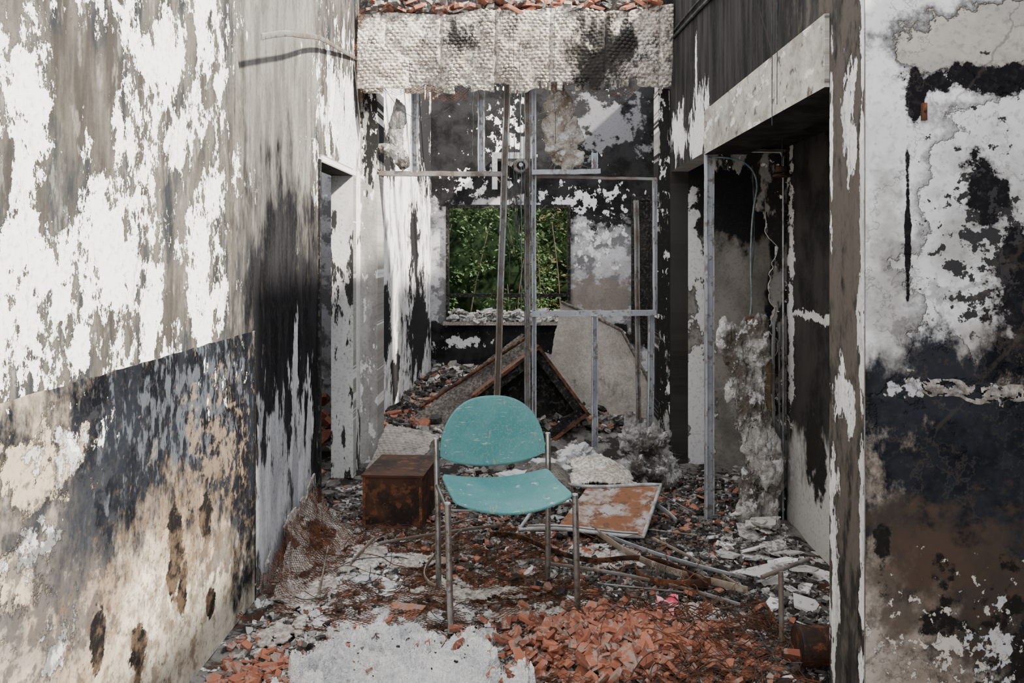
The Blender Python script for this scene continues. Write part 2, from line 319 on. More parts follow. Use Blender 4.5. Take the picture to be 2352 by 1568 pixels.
# ---------------------------------------------------------------- room shell
H = 3.3
boxes('wall_left', [(-1.29, -1.17, -1.5, 4.85, 0, H), (-1.29, -1.17, 4.85, 5.8, 2.02, H), (-1.29, -1.17, 5.8, 6.16, 0, H)], M['left_up'], M['stub'], M['ext'])
def wf(s, t):
    y = -1.5 + 5.21 * s; top = 1.147 + fb((y * 9, 0, 5)) * .006
    z = top * t
    return (-1.17 + .003 * (1 if t < .992 else .3) + abs(fb((y * 2, z * 2, 1))) * .002, y, z)
grid('wainscot_left', 400, 80, wf, M['left_low'], smooth=True)
boxes('trim_1', [(-1.17, -1.164, 3.702, 3.712, 0, 1.145)], M['char'], M['char'])
boxes('wall_far_left', [(-1.30, -1.17, 6.30, 10.4, 0, 3.6)], M['farL'], M['stub'], M['ext'])
boxes('wall_far', [(-1.3, -.988, 10.4, 10.6, 0, 3.7), (.494, 1.62, 10.4, 10.6, 0, 3.7), (-.988, .494, 10.4, 10.6, 2.05, 3.7), (-.988, .494, 10.4, 10.6, 0, .66)], M['char'], M['far'], M['char'])
boxes('wall_far_right', [(1.5, 1.62, 6.3, 10.4, 0, 3.6)], M['farL'], M['far'], M['ext'])
boxes('wall_right', [(.98, 1.10, 2.84, 4.80, 2.26, H), (.98, 1.10, 4.80, 6.02, 2.04, H), (.98, 1.10, 6.02, 6.3, 0, H)], M['rside'], M['rside'], M['ext'])
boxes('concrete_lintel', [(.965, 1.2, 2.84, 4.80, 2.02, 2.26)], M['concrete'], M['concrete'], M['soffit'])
boxes('wall_right_front', [(.98, 1.72, 2.54, 2.84, 0, H)], M['rside'], M['rfront'], M['ext'])
boxes('added_shade_wall_right', [(1.6, 1.72, -1.5, 2.54, 0, 2.75)], M['rside'], M['rfront'], M['ext'])  # added out-of-view wall, blocks the sun from the right front wall
boxes('wall_recess', [(1.42, 1.54, 2.84, 4.80, 0, 2.4)], M['recess'], M['rroom'], M['ext'])
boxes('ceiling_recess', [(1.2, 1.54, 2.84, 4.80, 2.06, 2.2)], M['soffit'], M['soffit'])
boxes('wall_side_room', [(1.10, 2.7, 6.02, 6.14, 0, 2.7), (2.6, 2.72, 4.8, 6.02, 0, 2.7), (1.54, 2.6, 4.7, 4.8, 0, 2.7)], M['recess'], M['rroom'], M['ext'])
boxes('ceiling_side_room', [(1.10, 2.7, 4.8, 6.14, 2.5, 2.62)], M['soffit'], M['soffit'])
boxes('wall_left_room', [(-2.9, -2.8, 3.2, 7.4, 0, 2.7), (-2.8, -1.3, 7.3, 7.4, 0, 2.7), (-2.8, -1.29, 3.2, 3.3, 0, 2.7)], M['recess'], M['far'], M['ext'])
boxes('ceiling_left_room', [(-2.9, -1.29, 3.2, 6.2, 2.6, 2.7)], M['soffit'], M['soffit'])
tube('trim_2', [(.979, 2.539, i * .11) for i in range(31)], .0018, M['steelrust'])

# left door frame
df = empty('door_1')
M['jamb'] = layered('door_jamb_paint', 'X', 'Z', (.7, .7, .69), (.5, .5, .5), [dict(c=(.04, .04, .04), s=(16, 4), amp=6, bias=-.4, soft=.1)], seed=300)
boxes('far_jamb', [(-1.30, -1.155, 5.72, 5.82, 0, 2.02)], M['stub'], M['jamb'], None, df)
boxes('near_jamb', [(-1.30, -1.16, 4.83, 4.87, 0, 2.0)], M['char'], M['char'], None, df)
boxes('head', [(-1.30, -1.155, 4.87, 5.72, 1.985, 2.03)], M['stub'], M['stub'], M['soffit'], df)

# far window
wn = empty('window_1')
boxes('frame', [(-.99, -.955, 10.36, 10.45, .66, 2.05), (.46, .495, 10.36, 10.45, .66, 2.05), (-.955, .46, 10.36, 10.45, 2.01, 2.05), (-.955, .46, 10.4, 10.44, .95, .99)], M['char'], M['char'], None, wn)
boxes('sill', [(-1.02, .53, 10.3, 10.45, .62, .66)], M['lathgrey'], M['lathgrey'], None, wn)
boxes('window_2', [(1.22, 1.26, 10.34, 10.4, .4, 2.15), (1.44, 1.48, 10.34, 10.4, .4, 2.15), (1.26, 1.44, 10.34, 10.4, 2.1, 2.15), (1.26, 1.44, 10.37, 10.395, .4, 2.1)], M['char'], M['char'])

# ---------------------------------------------------------------- floor
def fh(x, y):
    h = .018 * fb((x, y, 0), 3.1) + .012 * fb((x, y, 4), 11)
    if y > 5.9:
        k = min(1, (y - 5.9) / .6)
        h += k * (.10 + .12 * noise.noise(Vector((x * 1.1, y * .8, 3))) + .16 * math.exp(-((x - .2) ** 2 / .5 + (y - 7.2) ** 2 / 1.2)))
    if x > .95 and y > 4: h += .05 * math.exp(-((x - 1.2) ** 2 / .04 + (y - 4.6) ** 2 / .1))
    h += .09 * math.exp(-((x - .35) ** 2 / .09 + (y - 3.15) ** 2 / .05))
    h += .03 * math.exp(-((x + .5) ** 2 / .12 + (y - 3.05) ** 2 / .05))
    return h
grid('floor', 300, 460, lambda s, t: ((lambda x, y: (x, y, fh(x, y)))(-2.85 + 5.55 * s, -1.5 + 12.0 * t)), M['floor'])
boxes('ground_slab', [(-2.9, 2.72, -1.5, 10.6, -.35, -.12)], M['ext'], M['ext'])

def ridged(x, y, sd, f, o_=5, g_=.6):
    a = 0; w_ = 1
    for o in range(o_):
        a += w_ * (1 - abs(noise.noise(Vector((x * f, y * f, sd + o)))) * 2.2); f *= 2.07; w_ *= g_
    return a / 2.2
def woolz(x, y):
    s = (x + .9) / .93; t = (y - 2.7) / .9
    wx = x + .06 * noise.noise(Vector((x * 8, y * 8, 0))); wy = y + .06 * noise.noise(Vector((x * 8, y * 8, 9)))
    d = min(s, 1 - s, t + .4, 1 - t)
    e = min(1, max(0, (d - .09 + .36 * fb((x * 6, y * 6, 1), 1, 6)) / .08))
    e *= 1 - .9 * math.exp(-((x + .31) ** 2 + (y - 3.34) ** 2) / .006)
    k = .55 + .45 * min(1, max(0, (3.5 - y) / .5))
    return fh(x, y) - .03 + e * k * (.055 + .075 * fb((wx * 8, wy * 8, 3), 1, 5) + .045 * ridged(wx, wy, 5, 11) + .018 * ridged(wx, wy, 15, 45, 3))

# ---------------------------------------------------------------- rubble scatter
def okp(x, y):
    if x < -1.11 and not (4.9 < y < 5.65): return False
    if y < 2.86: return x < .94
    if y < 4.72: return x < 1.34
    if y < 4.9: return x < .93
    if y < 5.9: return x < 2.4
    return (x < .86 if y < 6.35 else x < 1.42)
def scatter(name, mat, n, pos, size, flat, up=0, tilt=.5, parent=None, free=False):
    V, F = [], []
    for _ in range(n):
        q = pos(); x, y = q[0], q[1]
        if not free and not okp(x, y): continue
        s = size() ; z = (q[2] if len(q) > 2 else fh(x, y) + up * random.random())
        rot = Euler((R(-tilt, tilt), R(-tilt, tilt), R(0, 6.28))).to_matrix()
        sx, sy, sz = s * R(.6, 1.3), s * R(.4, 1), s * flat * R(.6, 1.2)
        k = len(V)
        base = [(-1, -1), (R(.3, 1), -1), (1, R(-.4, .9)), (R(-.5, .6), 1), (-1, R(0, 1))]
        for zz in (-1, 1):
            for (a, b) in base:
                V.append(Vector((x, y, z + sz * .5)) + rot @ Vector((a * sx * .5 * R(.8, 1.12), b * sy * .5 * R(.8, 1.12), zz * sz * .5 * R(.7, 1.2))))
        F += [(k+4, k+3, k+2, k+1, k), (k+5, k+6, k+7, k+8, k+9)]
        F += [(k + i, k + (i + 1) % 5, k + 5 + (i + 1) % 5, k + 5 + i) for i in range(5)]
    return mesh_obj(name, V, F, mat, parent)
def area(x0, x1, y0, y1): return lambda: (R(x0, x1), R(y0, y1))
def clump(cx, cy, rx, ry): return lambda: (random.gauss(cx, rx), random.gauss(cy, ry))
def multi(fs): return lambda: random.choice(fs)()
scatter('ash_debris', M['ashchip'], 8000, multi([area(-1.1, .93, 2.6, 5.8), area(-1.1, 1.33, 3.0, 5.8), clump(.8, 4.3, .3, .6)]), lambda: R(.008, .04), .3)
scatter('charcoal_debris', M['charchip'], 4600, multi([area(-1.1, .93, 2.8, 5.8), clump(.8, 4.7, .35, .5), clump(.7, 3.7, .25, .5), clump(0, 5.2, .8, .25)]), lambda: R(.012, .055), .4)
scatter('plaster_debris', M['whitechip'], 2300, multi([area(-1.1, .93, 2.6, 5.8), clump(-.85, 3.9, .15, .4), clump(1.15, 4.4, .12, .25), clump(-.4, 3.3, .5, .3)]), lambda: R(.008, .045), .2)
scatter('plaster_slabs', M['whitechip'], 46, multi([clump(1.14, 4.35, .09, .2), clump(1.13, 3.9, .09, .25)]), lambda: R(.07, .15), .09, .06, .3)
scatter('brick_rubble', M['brick'], 1500, clump(.36, 3.17, .21, .16), lambda: R(.018, .07), .26, .05, .9)
scatter('brick_fragments', M['brick'], 1500, multi([area(-1.1, .93, 2.8, 5.8), area(-1.1, 1.3, 3.8, 5.8), clump(-1.0, 2.98, .1, .12), clump(.8, 4.9, .3, .35), clump(.5, 3.3, .3, .2), clump(-.1, 4.9, .5, .35), clump(0, 4.1, .4, .3)]), lambda: R(.012, .055), .28, .01)
scatter('tile_shards', M['brick'], 34, multi([clump(-1.0, 2.98, .08, .1), clump(.6, 4.9, .25, .3), clump(-.6, 3.3, .3, .2), clump(.7, 5.1, .2, .2)]), lambda: R(.07, .12), .14, .01, .35)
def onwool():
    x, y = R(-.88, .02), R(2.9, 3.6); return (x, y, max(fh(x, y), woolz(x, y)) - .004)
scatter('insulation_litter', M['charchip'], 300, onwool, lambda: R(.004, .016), .4)
scatter('insulation_brick_litter', M['brick'], 90, onwool, lambda: R(.008, .03), .4)
scatter('far_room_rubble', M['ashchip'], 2400, area(-1.12, 1.4, 6.4, 10.2), lambda: R(.03, .12), .3, .04, .6)
scatter('far_room_charcoal', M['charchip'], 1600, multi([area(-1.12, 1.4, 6.4, 9.8), clump(-.4, 8.0, .4, .7)]), lambda: R(.03, .12), .35, .08, .6)
scatter('far_room_plaster_rubble', M['whitechip'], 500, area(-1.12, 1.4, 6.4, 10.2), lambda: R(.03, .13), .2, .05, .6)
scatter('far_room_tile_rubble', M['brick'], 480, multi([area(-1.1, 1.4, 6.4, 10.2), lambda: (R(-1.1, -.7), R(6.5, 8))]), lambda: R(.04, .13), .25, .05, .6)
scatter('side_room_rubble', M['brick'], 160, area(-2.7, -1.38, 4.5, 7.2), lambda: R(.05, .14), .4, .2, .8, free=True)
scatter('window_sill_rubble', M['whitechip'], 300, lambda: (R(-.95, .46), R(10.3, 10.55), .66 + random.random() ** 2 * .12), lambda: R(.03, .12), .3, free=True)
scatter('roof_tile_rubble', M['brick'], 90, lambda: (R(-1.1, .9), R(5.84, 5.99), 3.09 + .10 * random.random()), lambda: R(.05, .15), .2, 0, .5, free=True)
scatter('roof_edge_debris', M['ashchip'], 160, lambda: (R(-1.1, .9), R(5.84, 5.99), 3.09 + .10 * random.random()), lambda: R(.03, .1), .25, 0, .5, free=True)

# ---------------------------------------------------------------- metal lath sheets
def lathsheet(name, nu, nv, f, mask, mat, th=.0028, parent=None):
    idx = {}; V = []; F = []
    def vid(i, j):
        if (i, j) not in idx: idx[(i, j)] = len(V); V.append(f(i / nu, j / nv))
        return idx[(i, j)]
    for j in range(1, nv):
        for i in range(1, nu):
            if (i + j) % 2: continue
            if mask and not mask(i / nu, j / nv): continue
            F.append((vid(i - 1, j), vid(i, j - 1), vid(i + 1, j), vid(i, j + 1)))
    o = mesh_obj(name, V, F, mat, parent)
    w = o.modifiers.new('w', 'WIREFRAME'); w.thickness = th; w.use_even_offset = False; w.use_boundary = True
    return o
def ls1(s, t):
    x = -1.13 + 1.45 * s + .05 * fb((t * 3, 0, 1)); y = 3.35 + 1.35 * t + .08 * fb((s * 2, 0, 8))
    z = fh(x, y) + .012 + .02 * abs(fb((x * 3, y * 3, 9))) + .012 * math.sin(x * 9 + y * 4) ** 2
    e = max(0, .18 - s)
    z += e * e * 4.2 * (.4 + t)
    return (max(x, -1.13), y, z)
lathsheet('rusty_lath_mesh', 92, 140, ls1, lambda s, t: fb((s * 3, t * 3, 2)) > -.15 + (.35 if s > .85 else 0), M['rust'], .0024)
def ls2(s, t):
    x = .05 + 1.0 * s + .1 * t; y = 2.75 + .8 * t
    return (min(x, .95), y, fh(x, y) + .05 + .06 * abs(fb((x * 3, y * 3, 19))))
lathsheet('rusty_lath_mesh', 64, 84, ls2, lambda s, t: fb((s * 2.5, t * 2.5, 12)) > .15 - .35 * s, M['rust'], .0022)
def curl(s, t):
    a = s * 1.5
    y = 3.6 + 1.0 * t
    x = -.86 - .27 * math.sin(a) ; z = .02 + (.10 + .20 * t) * (1 - math.cos(a)) * 1.1
    return (x + .02 * fb((s * 3, t * 3, 0)), y, z + .01 * fb((s * 4, t * 5, 5)) + fh(x, y))
lathsheet('curled_lath_mesh', 40, 110, curl, lambda s, t: s < .9 + .12 * fb((t * 8, 0, 0)), M['rust'], .0022)
grid('curled_lath_plaster', 60, 110, lambda s, t: (lambda p: (p[0] - .004, p[1], p[2] - .004 + .004 * math.sin(s * 150) * math.sin(t * 260)))(curl(s, t)), M['lathgrey'],
     mask=lambda s, t: fb((s * 3, t * 4, 33)) > -.1 + .1 * s, solid=.008)
M['skin'] = lathmat('fallen_plaster_skin', (.46, .43, .40), (.64, .61, .57), (.16, .125, .10), .75, 2.4)
def skin(cx, cy, rx, ry, sd, mat='skin'):
    grid('fallen_plaster_skin', 60, 60, lambda s, t: (lambda x, y: (x, y, fh(x, y) + .022 + .015 * fb((x * 5, y * 5, sd)) + .004 * math.sin(x * 230) * math.sin(y * 260)))(cx + rx * (2 * s - 1), cy + ry * (2 * t - 1)),
         M[mat], lambda s, t: (2 * s - 1) ** 2 + (2 * t - 1) ** 2 < .6 + .9 * fb((s * 5, t * 5, sd)), solid=.006)
for q in [(-.80, 4.15, .17, .28, 1), (-.92, 3.75, .14, .2, 2), (-.25, 3.75, .28, .14, 3), (.38, 4.2, .2, .16, 4), (-.55, 4.1, .16, .1, 5), (.02, 3.5, .2, .12, 6), (-.95, 3.35, .12, .14, 7), (.7, 3.5, .12, .16, 8), (-.1, 5.2, .3, .2, 9, 'lathdark'), (-.85, 5.3, .2, .15, 10, 'lathgrey')]: skin(*q)

# hanging plastered lath panel (collapsed ceiling edge)
def key(a, b, n=0):
    a += .014 * noise.noise(Vector((a * 9, b * 9, 1))); b += .012 * noise.noise(Vector((a * 9, b * 9, 7)))
    r = math.floor(b / .022); off = .5 if int(r) % 2 else 0
    return (abs(math.sin(math.pi * (a / .036 + off))) * abs(math.sin(math.pi * b / .022)))
hp = empty('hanging_lath_panel')
def pan(s, t):
    x = -1.15 + 2.12 * s
    zb = 2.57 + .05 * s ** 2 + .025 * fb((x * 5, 0, 0)); zt = 3.08 + .04 * fb((x * 2.5, 1, 0)) + .05 * s
    z = zb + (zt - zb) * t
    y = 5.86 + .10 * (1 - t) - .04 * math.sin(t * 3.1) + .04 * fb((x * 2, z * 2, 7))
    rib = math.exp(-(((x + 1.15) / .37 % 1 - .5) / .035) ** 2)
    y -= .016 * key(x, z) * (1 - rib) * min(1.5, .15 + 2.0 * abs(fb((x * 5, z * 5, 2)))) - .010 * rib
    return (x, y, z)
grid('plaster_face', 460, 110, pan, M['lathpanel'], solid=.012, parent=hp, mask=lambda s, t: not (t < .10 and fb((s * 14, 0, 4)) > .05))
lathsheet('mesh_fringe', 150, 16, lambda s, t: (-1.16 + 2.12 * s, 5.93 + .03 * t + .01 * fb((s * 20, t, 0)), 2.50 + .05 * s + .14 * t + .015 * fb((s * 9, t, 3))), lambda s, t: fb((s * 9, t * 2, 8)) > -.1 + .5 * (s > .35) - t * .3, M['rust'], .003, hp)
lathsheet('mesh_side', 10, 60, lambda s, t: (-1.165 + .05 * s + .02 * math.sin(t * 9), 5.84 + .02 * math.sin(t * 20), 2.5 + .62 * t), None, M['rust'], .003, hp)
def pan2(s, t):
    x = -1.14 + .34 * s; z = 2.57 + .33 * t - .05 * s * t
    return (x, 5.79 - .03 * math.sin(s * 3) - .016 * key(x, z) * min(1.5, .3 + 2 * abs(fb((x * 5, z * 5, 12)))), z)
grid('broken_flap', 90, 80, pan2, M['lathpanel'], solid=.01, parent=hp, mask=lambda s, t: t < .95 - .25 * s ** 2 + .05 * fb((s * 5, 0, 0)))
boxes('ceiling_beam', [(-1.29, 1.1, 6.0, 6.14, 3.06, 3.42)], M['char'], M['char'])
for i in range(3):
    tube('roof_batten', [(-1.25, 6.6 + i * 1.2, 3.6), (1.6, 6.6 + i * 1.2, 3.62)], .035, M['char'])

# ---------------------------------------------------------------- stud partition
sp_ = empty('metal_stud_partition')
boxes('plaster_post', [(-1.17, -1.05, 6.04, 6.30, 0, 2.6), (.90, .98, 6.06, 6.28, 0, 2.62)], M['stub'], M['stub'], None, sp_)
def S(n, a, b, w=.045, d=.04, m='steel'): stud(n, a, b, w, d, M[m], sp_)
S('stud_1', (-.80, 6.1, 2.04), (-.80, 6.1, 2.62))
S('stud_2', (-.335, 6.12, 2.04), (-.335, 6.12, 2.62))
S('stud_leaning', (-.235, 6.02, .05), (-.15, 6.08, 2.66), .042, .05, 'steelrust')
S('stud_main', (-.01, 6.1, .02), (-.01, 6.1, 2.66), .04, .04, 'steelrust')
S('stud_main_back', (.035, 6.14, .02), (.035, 6.14, 2.66), .03, .04, 'steel')
stud('rail_top', (-1.05, 6.1, 2.035), (-.17, 6.1, 2.03), .03, .04, M['steelrust'], sp_, (0, 0, 1))
stud('rail_top_b', (.02, 6.1, 2.04), (.50, 6.1, 2.05), .03, .04, M['steel'], sp_, (0, 0, 1))
stud('rail_thin', (.02, 6.14, 2.015), (.90, 6.14, 2.00), .015, .03, M['steelrust'], sp_, (0, 0, 1))
stud('rail_mid', (.02, 6.1, 1.05), (.89, 6.1, 1.06), .035, .04, M['steel'], sp_, (0, 0, 1))
S('stud_3', (.46, 6.1, .12), (.46, 6.1, 1.03), .04)
S('stud_4', (.85, 6.12, .1), (.86, 6.12, 1.04), .04)
S('stud_5', (.46, 6.1, 2.07), (.46, 6.1, 2.18), .04)
S('stud_6', (.775, 6.16, .3), (.76, 6.16, 1.85), .03, .03, 'steelrust')
S('stud_7', (.89, 6.12, 1.04), (.885, 6.12, 2.0), .03, .03, 'steel')
jb = empty('junction_box')
def disc(name, c, r, d, mat, parent, seg=24, ax='Y'):
    bm = bmesh.new(); bmesh.ops.create_cone(bm, cap_ends=True, segments=seg, radius1=r, radius2=r * .92, depth=d)
    me = bpy.data.meshes.new(name); bm.to_mesh(me); bm.free(); me.materials.append(mat)
    o = bpy.data.objects.new(name, me); scene.collection.objects.link(o); o.location = c
    if ax == 'Y': o.rotation_euler = (math.pi / 2, 0, 0)
    if ax == 'X': o.rotation_euler = (0, math.pi / 2, 0)
    b = o.modifiers.new('b', 'BEVEL'); b.width = r * .12; b.segments = 2
    if parent: o.parent = parent
    return o
disc('rim', (-.055, 6.02, 2.08), .055, .05, M['steelrust'], jb)
disc('cap', (-.055, 5.985, 2.08), .03, .04, M['char'], jb)
disc('hub', (-.055, 5.96, 2.08), .015, .03, M['steel'], jb)
for i in range(22):
    x = -.055 + R(-.05, .05)
    tube('wire', [(x, 6.0, 2.05), (x + R(-.03, .03), 5.98, 1.9 + R(-.1, .05)), (x + R(-.05, .05), 5.98, 1.7 - R(0, .25))], .0015, M['wire'], jb, True, 1)
hw = empty('hanging_wires')
for (x, z0, z1) in [(-.13, 3.1, 1.2), (-.10, 3.0, 1.75), (-.06, 2.9, 2.1), (.17, 3.1, 2.2), (-.05, 2.6, 1.1), (-.03, 2.6, .9), (-.37, 2.6, 2.1)]:
    pts = [(x + .012 * fb((i * .7, x * 9, 2)), 5.78 - .002 * i, z0 + (z1 - z0) * i / 12) for i in range(13)]
    tube('wire', pts, .0018, M['wire'] if x != -.05 else M['cable'], hw, True, 1)
tube('looped_wire', [(-1.0, 6.05, 2.62), (-.9, 6.0, 2.45), (-.7, 6, 2.38), (-.5, 6, 2.5), (-.4, 6, 2.62)], .002, M['wire'], hw, True, 1)

bk = empty('wall_bracket')
boxes('plate', [(-.42, .04, 9.9, 9.93, 2.55, 2.62), (-.42, -.36, 9.9, 9.93, 2.2, 2.55), (-.1, .04, 9.9, 9.93, 2.62, 2.8)], M['steel'], M['steel'], None, bk)
boxes('rail', [(-.42, .1, 9.93, 10.4, 2.57, 2.60)], M['steel'], M['steel'], None, bk)

tube('bent_metal_strip', [(-1.165, 5.9, 2.79), (-1.14, 5.2, 2.70), (-1.11, 4.6, 2.62), (-1.07, 4.1, 2.50), (-1.05, 3.75, 2.43), (-1.06, 3.45, 2.335)], .003, M['steelrust'], None, True, 1, .010)

# ---------------------------------------------------------------- mineral wool
def wool(name, blobs, mat, sub=4, amp=.45, fq=7, wisps=120, parent=None, zs=1.0):
    V, F = [], []
    for bi, (x, y, z, rx, ry, rz) in enumerate(blobs):
        bm = bmesh.new(); bmesh.ops.create_icosphere(bm, subdivisions=sub, radius=1); k = len(V)
        for v in bm.verts:
            d = v.co.copy(); w = Vector((x + d.x * rx, y + d.y * ry, (z + d.z * rz) * zs))
            n = noise.fractal(w * fq, .9, 2.1, 6) + .16 * noise.fractal(w * fq * 6, .8, 2.1, 3)
            s = max(.25, 1 + amp * n)
            V.append(Vector((x + d.x * rx * s, y + d.y * ry * s, z + d.z * rz * s)))
        F += [tuple(v.index + k for v in f.verts) for f in bm.faces]; bm.free()
    for _ in range(wisps):
        x, y, z, rx, ry, rz = random.choice(blobs)
        d = Vector((random.gauss(0, 1), random.gauss(0, 1), random.gauss(0, 1))).normalized()
        p = Vector((x + d.x * rx, y + d.y * ry, z + d.z * rz)); L = R(.2, .8) * max(.03, min(rx, rz))
        m_ = p + (d + Vector((R(-.8, .8), R(-.8, .8), R(-.8, .4)))) * L * .5
        q = m_ + (d + Vector((R(-1.2, 1.2), R(-1.2, 1.2), R(-1.2, .6)))) * L * .5; e = Vector((R(-1, 1), R(-1, 1), R(-1, 1))).normalized() * .0008
        k = len(V); V += [p - e * 2, p + e * 2, m_ + e, m_ - e, q]; F += [(k, k + 1, k + 2, k + 3), (k + 3, k + 2, k + 4)]
    V = [Vector((v.x, v.y, max(v.z, -.02))) for v in V]
    return mesh_obj(name, V, F, mat, parent, None, True)
hb = [(1.06, 4.62, 1.03, .05, .04, .09), (1.12, 4.62, .98, .08, .05, .12), (1.19, 4.62, .96, .07, .05, .14), (1.21, 4.62, 1.06, .05, .04, .09), (1.17, 4.62, .80, .085, .05, .16), (1.10, 4.6, .80, .055, .04, .14), (1.15, 4.6, .64, .07, .05, .18), (1.21, 4.6, .60, .05, .04, .15), (1.19, 4.6, .45, .065, .05, .17), (1.23, 4.58, .33, .06, .05, .15), (1.16, 4.58, .26, .055, .05, .15), (1.22, 4.56, .12, .06, .06, .13), (1.15, 4.6, .1, .04, .03, .08)]
wool('hanging_insulation', hb, M['woolhang'], 5, 1.15, 8, 1100, zs=.42)
tube('scorched_foam_edge', [(1.26, 4.66, 1.1), (1.29, 4.66, .9), (1.275, 4.66, .7), (1.30, 4.66, .5)], .014, simple('yellow_foam', (.3, .2, .08), (.18, .13, .08), 10), None, True)
wool('insulation_tuft', [(-.93, 6.08, 2.28, .06, .03, .12), (-.96, 6.08, 2.2, .08, .03, .06), (-.90, 6.08, 2.42, .03, .03, .1), (-.87, 6.08, 2.13, .04, .03, .07)], M['woolgrey'], 5, .9, 9, 300, sp_, zs=.6)
wool('insulation_tuft', [(.20, 6.12, 2.5, .09, .03, .17), (.26, 6.14, 2.28, .12, .04, .15), (.28, 6.14, 2.15, .12, .04, .09), (.2, 6.12, 2.6, .08, .03, .08)], M['woolbrown'], 5, .7, 8, 300, sp_, zs=.6)
wool('insulation_heap', [(.78, 5.6, .2, .14, .1, .13), (.70, 5.5, .1, .11, .1, .1), (.64, 5.6, .33, .05, .05, .10), (.86, 5.5, .1, .1, .1, .12), (.72, 5.6, .3, .08, .06, .08)], M['woolgrey'], 5, 1.0, 9, 500)
wool('insulation_heap', [(.32, 5.75, .14, .10, .1, .07), (.2, 5.6, .1, .14, .12, .05), (.42, 5.6, .1, .10, .12, .06), (-.1, 5.5, .06, .12, .1, .03)], M['wool'], 5, 1.0, 10, 400)
grid('insulation_spread', 460, 440, lambda s, t: (-.9 + .93 * s, 2.7 + .92 * t, woolz(-.9 + .93 * s, 2.7 + .92 * t)), M['wool'])
V, F = [], []
for _ in range(7000):
    x, y = R(-.87, 0), R(2.8, 3.6); z = woolz(x, y)
    if z < fh(x, y) + .005: continue
    a = R(0, 6.28); p = Vector((x, y, z)); k = len(V); L = R(.012, .04)
    d = Vector((math.cos(a), math.sin(a), R(-.1, .5))); e = Vector((-d.y, d.x, 0)) * .0007
    b = R(-.9, .9); d2 = Vector((math.cos(a + b), math.sin(a + b), R(-.5, .4)))
    m_ = p + d * L * .5; q = m_ + d2 * L * .5
    V += [p - e, p + e, m_ + e, m_ - e, q]; F += [(k, k+1, k+2, k+3), (k+3, k+2, k+4)]
mesh_obj('insulation_fibres', V, F, M['wool'])
wool('insulation_scraps', [((x, y, fh(x, y) + .008, R(.015, .06), R(.015, .06), R(.005, .014))) for x, y in [(R(-1.05, -.5), R(3.3, 4.3)) for _ in range(40)] + [(R(-.6, .9), R(3.4, 5.6)) for _ in range(26)] + [(R(.5, .8), R(3.1, 3.4)) for _ in range(14)]], M['wool'], 4, 1.0, 20, 900)

# ---------------------------------------------------------------- fallen panels
def quadpan(name, A, B, C, D, mat, mask=None, res=(150, 110), bulge=.04, parent=None, kk=.008, th=.012):
    A, B, C, D = map(Vector, (A, B, C, D)); n = (B - A).cross(D - A).normalized(); lu = (B - A).length; lv = (D - A).length
    def f(s, t):
        p = (A * (1 - s) + B * s) * (1 - t) + (D * (1 - s) + C * s) * t
        return p + n * (bulge * math.sin(math.pi * s) * math.sin(math.pi * t) + kk * key(s * lu, t * lv) + .008 * fb((s * 4, t * 4, lu)))
    return grid(name, res[0], res[1], f, mat, mask, parent, solid=th)
rag = lambda s, t: min(s, 1 - s, t, 1 - t) > .05 + .06 * fb((s * 5, t * 5, 2))
M['slab'] = lathmat('grey_fallen_slab', (.36, .33, .30), (.46, .43, .395), (.22, .19, .165), .6, 1.0, None, .35)
quadpan('fallen_slab', (.05, 6.95, .05), (1.10, 6.8, .15), (.74, 7.0, .86), (.26, 7.1, 1.08), M['slab'], lambda s, t: min(s, 1 - s, t, 1 - t) > .01 + .015 * fb((s * 6, t * 6, 2)), bulge=.01, kk=.003, th=.03)
tube('slab_edge_strip', [(.26, 7.07, 1.08), (.50, 7.03, .98), (.74, 6.97, .86), (.93, 6.88, .5), (1.09, 6.78, .18)], .012, M['lathdark'])
quadpan('fallen_lath_panel', (-1.10, 6.6, .08), (-.42, 6.5, .08), (.06, 6.98, .70), (-.02, 7.05, .86), M['lathdark'], rag, bulge=.02)
tube('scorched_beam', [(-.85, 6.75, .28), (-.5, 6.8, .50), (.02, 6.85, .84)], .014, M['wood'])
quadpan('fallen_lath_panel', (-1.08, 5.65, .03), (-.72, 5.6, .05), (-.60, 5.95, .24), (-.98, 5.95, .32), M['slab'], rag, (90, 80))
def sheet(s, t):
    x = .22 + .42 * s; y = 4.98 + .42 * t
    return (x, y, .10 + .13 * math.sin(s * 2.6 + .5) * (.35 + .65 * t) + .02 * fb((s * 3, t * 3, 0)) + .006 * key(s * .5, t * .5))
grid('curved_lath_plaster', 110, 110, sheet, M['lath'], lambda s, t: min(s, 1 - s, t, 1 - t) > .05 + .16 * fb((s * 3, t * 3, 2)), solid=.012)
def sheet2(s, t):
    a = -.5 + 3.3 * s
    return (.10 - .17 * math.cos(a), 4.75 + .40 * t + .05 * s, .03 + .20 * math.sin(max(0, min(3.1, a))) + .006 * key(s * .5, t * .5))
grid('curved_lath_plaster', 110, 110, sheet2, M['lathdark'], rag, solid=.012)

# burnt square cabinet standing on its corner
cb = empty('burnt_cabinet', (.01, 6.34, .37)); cb.rotation_euler = (-.10, math.radians(-36.5 + 90), 0)
w = .31
boxes('shell', [(-w, w, -.03, .22, w - .022, w), (-w, w, -.03, .22, -w, -w + .022), (-w, -w + .022, -.03, .22, -w, w), (w - .022, w, -.03, .22, -w, w)], M['wood'], M['wood'], M['wood'], cb)
boxes('inner_frame', [(-w + .022, w - .022, -.01, .02, w - .08, w - .022), (-w + .022, w - .022, -.01, .02, -w + .022, -w + .08), (-w + .022, -w + .08, -.01, .02, -w, w), (w - .08, w - .022, -.01, .02, -w, w)], M['char'], M['char'], None, cb)
boxes('back_panel', [(-w + .02, w - .02, .19, .21, -w + .02, w - .02)], M['char'], M['char'], None, cb)

